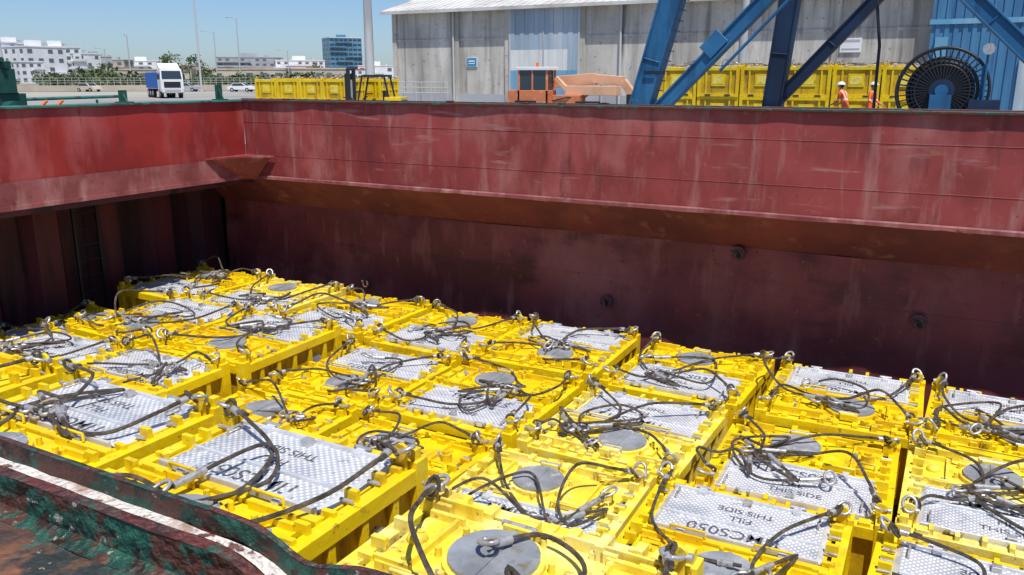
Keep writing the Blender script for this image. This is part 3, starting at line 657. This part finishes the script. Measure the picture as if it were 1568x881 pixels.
b.box(-5.0,1.5,-1.22,1.22,1.1,2.9,'truck_blue')
for k in range(8): b.box(-4.9+k*.85,-4.8+k*.85,-1.28,-1.22,1.1,2.9,'truck_blue')
b.obj('truck_body',tk,bevel=.03)
def car(az,d,rz,m):
    x,y=polar(az,d); b=B(); 
    prof=[(-2.1,.35),(-2.15,.85),(-1.6,.95),(-1.1,1.42),(.5,1.45),(1.15,.98),(2.0,.85),(2.15,.4)]
    n=len(prof); vs=[(p,-.85,q) for p,q in prof]+[(p,.85,q) for p,q in prof]
    b.add(vs,[tuple(range(n)),tuple(reversed(range(n,2*n)))]+[(i,i+n,(i+1)%n+n,(i+1)%n) for i in range(n)],m)
    b.add([(-1.35,-.86,.98),(.95,-.86,.98),(.45,-.86,1.38),(-1.05,-.86,1.36)],[(0,1,2,3)],'dark_glass')
    b.add([(1.17,-.7,1.0),(1.17,.7,1.0),(.56,.7,1.42),(.56,-.7,1.42)],[(0,1,2,3)],'dark_glass')
    for xx in (-1.3,1.3):
        for yy in (-.8,.8): wheel(b,xx,yy,.32,.32,.2)
    b.obj('parked_car',None,(x,y,Q),R(rz))
for i,(az,d) in enumerate(((-46.2,150),(-49.5,155),(-55.0,160))): car(az,d,random.uniform(-20,60),('white_paint','grey_render','beige_paint')[i])

# ------------------------------------------------------------------ lamp posts
def lamp(x,y,h,r,arm=2.0,double=False,rz=0,name='street_lamp'):
    b=B(); b.cyl((0,0,0),(0,0,h),r,'pole_grey',12,r1=r*.6); b.cyl((0,0,0),(0,0,.3),r*1.8,'pole_grey',12)
    for s in ((1,-1) if double else (1,)):
        b.tube([(0,0,h-.3),(s*arm*.5,0,h+.1),(s*arm,0,h+.15)],r*.4,'pole_grey',8); b.box(min(s*arm,s*(arm+.7)),max(s*arm,s*(arm+.7)),-.15,.15,h+.06,h+.2,'grey_render')
    b.obj(name,None,(x,y,Q),rz)
lamp(-38.6,49.4,18,.36,1.5,True,name='light_mast')
x,y=polar(-48.6,150); lamp(x,y,20,.18,2.5,True)
for az,d,h in ((-52.6,210,11.5),(-47.6,230,13.5),(-59.3,100,20),(-53.9,260,10),(-43.2,260,10),(-46.2,200,15)): 
    x,y=polar(az,d); lamp(x,y,h,.17,2.6,False,R(random.uniform(-40,40)+180))
x,y=polar(-13.6,52); lamp(x,y,14,.25,1.5,True,name='light_mast')

# ------------------------------------------------------------------ city
def block(name,az,d,w,dp,h,fl,bays,wm,yaw=0,glass='window_dark',roofm=None,ext=True,ws=(.22,.68)):
    x,y=polar(az,d); e=empty(name,(x,y,Q),R(-az+yaw)); b=B(); b.box(-w/2,w/2,-dp/2,dp/2,0,h,wm)
    b.box(-w/2-.2,w/2+.2,-dp/2-.2,dp/2+.2,h,h+.5,roofm or wm)
    if h>9: b.box(-w*.15,w*.12,-2,2,h+.5,h+3,wm); b.box(w*.25,w*.32,-1,1,h+.5,h+2,'grey_render')
    b.obj('walls',e); b=B(); fh=h/fl
    for f in range(fl):
        z=f*fh
        for k in range(bays):
            x0=-w/2+w*(k+ws[0])/bays; x1=-w/2+w*(k+ws[1])/bays
            if random.random()<.2 and wm!='glass_blue': continue
            b.box(x0,x1,-dp/2-.08,-dp/2+.02,z+fh*.34,z+fh*.78,glass)
        nb=max(2,int(bays*dp/w))
        for s in (-1,1):
            for k in range(nb):
                y0=-dp/2+dp*(k+.3)/nb; y1=-dp/2+dp*(k+.65)/nb
                b.box(min(s*w/2-.02,s*(w/2+.08)),max(s*w/2-.02,s*(w/2+.08)),y0,y1,z+fh*.34,z+fh*.78,glass)
    b.obj('windows',e)
    if ext:
        b=B()
        for f in range(1,fl):
            if random.random()<.85: 
                a=random.choice((0,.2,.5)); b.box(-w/2+w*a,-w/2+w*min(1,a+.5),-dp/2-1.4,-dp/2,f*fh-.12,f*fh+.05,wm); b.box(-w/2+w*a,-w/2+w*min(1,a+.5),-dp/2-1.42,-dp/2-1.34,f*fh+.05,f*fh+1.0,wm)
        b.obj('balconies',e)
    return e
block('white_apartment_building',-59.9,425,16,15,16.5,5,4,'white_paint',38)
block('white_apartment_building',-58.8,440,17,15,16.5,5,4,'white_paint',30)
block('white_apartment_building',-57.6,415,18,15,14.5,4,4,'white_paint',34)
block('white_apartment_building',-56.5,430,15,14,15,5,4,'white_paint',28)
block('white_apartment_building',-55.5,435,15,14,12.5,4,4,'white_paint',36)
block('white_apartment_building',-58.2,380,9,10,8.0,3,3,'white_paint',30)
block('grey_apartment_building',-54.5,520,15,14,13.0,4,5,'grey_render',10)
block('office_tower',-39.75,760,28,22,35,9,7,'glass_blue',18,'dark_glass','white_paint',ws=(.1,.9))
rd=random.Random(5)
az=-54.0
while az<-36.8:
    d=rd.uniform(430,640); w=rd.uniform(14,34); h=rd.uniform(6.5,13.5)
    m=rd.choice(('white_paint','beige_paint','grey_render','white_paint','beige_paint'))
    block('apartment_building' if h>9 else 'low_house',az,d,w,14,h,max(2,int(h/3.1)),max(3,int(w/4.5)),m,rd.uniform(-25,35),roofm=('terracotta' if h<8.5 and rd.random()<.5 else None),ext=h>9)
    az+=math.degrees(w/d)*rd.uniform(.5,.95)
block('apartment_building',-45.6,600,42,15,15,5,9,'grey_render',5)
block('apartment_building',-42.5,560,30,15,12.5,4,7,'white_paint',5)
for az,d,w,h in ((-47.6,330,16,5.0),(-52.8,350,22,5),(-44,340,26,5.2),(-41.5,300,18,5)): block('low_warehouse',az,d,w,12,h,1,5,'beige_paint',10,ext=False)
def leafmass(name,items,seed=1,trunks=True):
    rd=random.Random(seed); b=B()
    for (x,y,h,w) in items:
        if trunks: 
            b.cyl((x,y,Q),(x+rd.uniform(-.3,.3),y,Q+h*.55),.18*h/6,'bark',7,r1=.08*h/6)
            for k in range(4): t=rd.uniform(0,6.28); b.cyl((x,y,Q+h*.4),(x+math.cos(t)*w*.3,y+math.sin(t)*w*.3,Q+h*.75),.07*h/6,'bark',5,r1=.02)
        cl=[(x+rd.gauss(0,w*.24),y+rd.gauss(0,w*.24),Q+h*(rd.uniform(.45,.95) if trunks else rd.uniform(.1,.9)),rd.uniform(.14,.26)*w) for _ in range(10)]
        for cx,cy,cz,r in cl:
            for _ in range(34):
                v=Vector((rd.gauss(0,1),rd.gauss(0,1),rd.gauss(0,.8))).normalized()*r*rd.uniform(.5,1.1); c=Vector((cx,cy,cz))+v; s=rd.uniform(.2,.42)*w/6
                a=Vector((rd.uniform(-1,1),rd.uniform(-1,1),rd.uniform(-1,1))).normalized()*s; q=a.orthogonal().normalized()*s
                b.add([c-a,c-q*.6,c+a,c+q*.6],[(0,1,2,3)],'foliage')
    return b.obj(name)
it=[]
rt=random.Random(3)
for k in range(60):
    x,y=polar(rt.uniform(-61,-37),rt.uniform(180,400)); it.append((x,y,rt.uniform(1.2,3.2),rt.uniform(4,10)))
leafmass('distant_scrub',it,2,False)
for az,d,h,w in ((-50.4,300,10,7),(-49.2,310,9,7),(-48.2,260,6,5),(-54.0,280,6,5),(-41.6,330,7,7)):
    x,y=polar(az,d); leafmass('broadleaf_tree',[(x,y,h,w)],int(d+h))
b=B(); p0=polar(-62,165);p1=polar(-37,185); b.beam((p0[0],p0[1],Q+.5),(p1[0],p1[1],Q+.5),.25,1.0,'beige_paint')
n=70
for i in range(n+1):
    x=p0[0]+(p1[0]-p0[0])*i/n;y=p0[1]+(p1[1]-p0[1])*i/n; b.cyl((x,y,Q+1),(x,y,Q+2.3),.05,'pole_grey',5)
for z in (1.4,1.8,2.25): b.tube([(p0[0],p0[1],Q+z),(p1[0],p1[1],Q+z)],.03,'pole_grey',5)
b.obj('perimeter_wall')

# ------------------------------------------------------------------ dock workers
def worker(loc,yaw,bend=.12):
    vs=[];es=[];rs=[]
    def v(p,r,par=None):
        vs.append(p);rs.append(r)
        if par is not None: es.append((par,len(vs)-1))
        return len(vs)-1
    pel=v((0,0,.96),.15); sp=v((0,bend*.4,1.15),.135,pel); ch=v((0,bend,1.36),.165,sp); nk=v((0,bend*1.25,1.49),.06,ch)
    hd=v((0,bend*1.4,1.57),.075,nk); hd2=v((0,bend*1.45,1.66),.092,hd); v((0,bend*1.4,1.73),.07,hd2)
    for s in (-1,1):
        hp=v((s*.10,0,.90),.10,pel); kn=v((s*.12,.04,.50),.065,hp); an=v((s*.13,-.02,.10),.045,kn); ft=v((s*.14,.10,.045),.045,an); v((s*.15,.17,.035),.035,ft)
        sh=v((s*.19,bend,1.40),.07,ch); el=v((s*.27,bend+.02,1.12),.05,sh); wr=v((s*.25,bend+.22,.98),.032,el); pm=v((s*.245,bend+.29,.955),.034,wr)
        for k,l in enumerate((.065,.075,.07,.055)):
            a=v((s*.245+(k-1.5)*.021,bend+.33,.95),.0095,pm); c=v((s*.245+(k-1.5)*.022,bend+.33+l*.6,.94),.009,a); v((s*.245+(k-1.5)*.022,bend+.33+l*.9,.915),.008,c)
        a=v((s*.245-s*.045,bend+.29,.96),.011,pm); v((s*.245-s*.06,bend+.335,.95),.009,a)
    me=bpy.data.meshes.new('w'); me.from_pydata(vs,es,[]); o=bpy.data.objects.new('w',me); scene.collection.objects.link(o)
    sk=o.modifiers.new('s','SKIN'); sl=me.skin_vertices[0].data
    for i,r in enumerate(rs): sl[i].radius=(r,r*.85 if i<3 else r)
    sl[0].use_root=True
    ss=o.modifiers.new('ss','SUBSURF'); ss.levels=2; ss.render_levels=2
    bpy.context.view_layer.update()
    m2=bpy.data.meshes.new_from_object(o.evaluated_get(bpy.context.evaluated_depsgraph_get())); bpy.data.objects.remove(o)
    m2.materials.clear()
    for n in ('hivis_orange','hivis_band','skin','black_paint'): m2.materials.append(MATS[n])
    for p in m2.polygons:
        c=p.center; p.use_smooth=True
        if c.z>1.5: k=2
        elif c.y>bend+.2 and c.z<1.05 and c.z>.85: k=2
        elif c.z<.12: k=3
        elif 1.12<c.z<1.17 or .45<c.z<.50: k=1
        elif abs(abs(c.x)-.1)<.02 and c.z>1.17 : k=1
        else: k=0
        p.material_index=k
    e=empty('dock_worker',loc,yaw); link('body',m2,e)
    b=B(); hy=bend*1.45
    b.sphere((0,hy,1.69),.135,'helmet_white',18,8,(1,1.12,.9),vmin=.48); b.ring((0,hy+.02,1.70),.14,.17,.012,'helmet_white',None,20,5)
    b.sphere((0,hy+.105,1.625),.016,'skin',8,6,(1,1.2,1.4))
    for s in (-1,1): b.sphere((s*.088,hy,1.63),.025,'skin',8,6,(.5,.8,1.3)); b.sphere((s*.033,hy+.088,1.65),.011,'hair_dark',6,5)
    b.box(-.025,.025,hy+.088,hy+.096,1.585,1.592,'terracotta'); b.sphere((0,hy-.03,1.65),.088,'hair_dark',12,8)
    b.obj('helmet_and_face',e)
b=B(); b.box(-6.2,-2.2,33.3,35.3,Q,Q+.3,'crane_navy'); b.box(-6.25,-2.15,33.25,35.35,Q+.3,Q+.35,'grey_render'); b.obj('loading_platform')
worker((-4.25,34.0,Q+.35),R(70),.18); worker((-3.45,34.5,Q+.35),R(-110),.05)

# ------------------------------------------------------------------ light, sky, camera
el,az=R(67),R(135)
w=bpy.data.worlds.new("World"); scene.world=w; w.use_nodes=True; nt=w.node_tree
bg=nt.nodes['Background']; sky=nt.nodes.new('ShaderNodeTexSky'); sky.sky_type='NISHITA'; sky.sun_disc=False
sky.sun_elevation=el; sky.sun_rotation=az; sky.air_density=1.0; sky.dust_density=.5; sky.ozone_density=2.5
tint=nt.nodes.new('ShaderNodeMix'); tint.data_type='RGBA'; tint.blend_type='MULTIPLY'; tint.inputs[0].default_value=1; tint.inputs[7].default_value=(.62,.76,1.0,1)
nt.links.new(sky.outputs[0],tint.inputs[6]); nt.links.new(tint.outputs[2],bg.inputs[0]); bg.inputs[1].default_value=.122
sd=bpy.data.lights.new('sun','SUN'); sd.energy=5.0; sd.angle=R(.5); sd.color=(1,.965,.91)
so=bpy.data.objects.new('sun',sd); scene.collection.objects.link(so)
dv=Vector((math.cos(el)*math.sin(az),math.cos(el)*math.cos(az),math.sin(el))); so.rotation_euler=dv.to_track_quat('Z','Y').to_euler()
cd=bpy.data.cameras.new('camera'); cd.sensor_width=36; cd.lens=29.16; cd.clip_start=.05; cd.clip_end=9000
co=bpy.data.objects.new('camera',cd); scene.collection.objects.link(co); co.location=(0,0,0); co.rotation_euler=(R(90-14.2),0,R(28.6))
scene.camera=co
scene.view_settings.view_transform='Standard'; scene.view_settings.look='None'; scene.view_settings.exposure=0
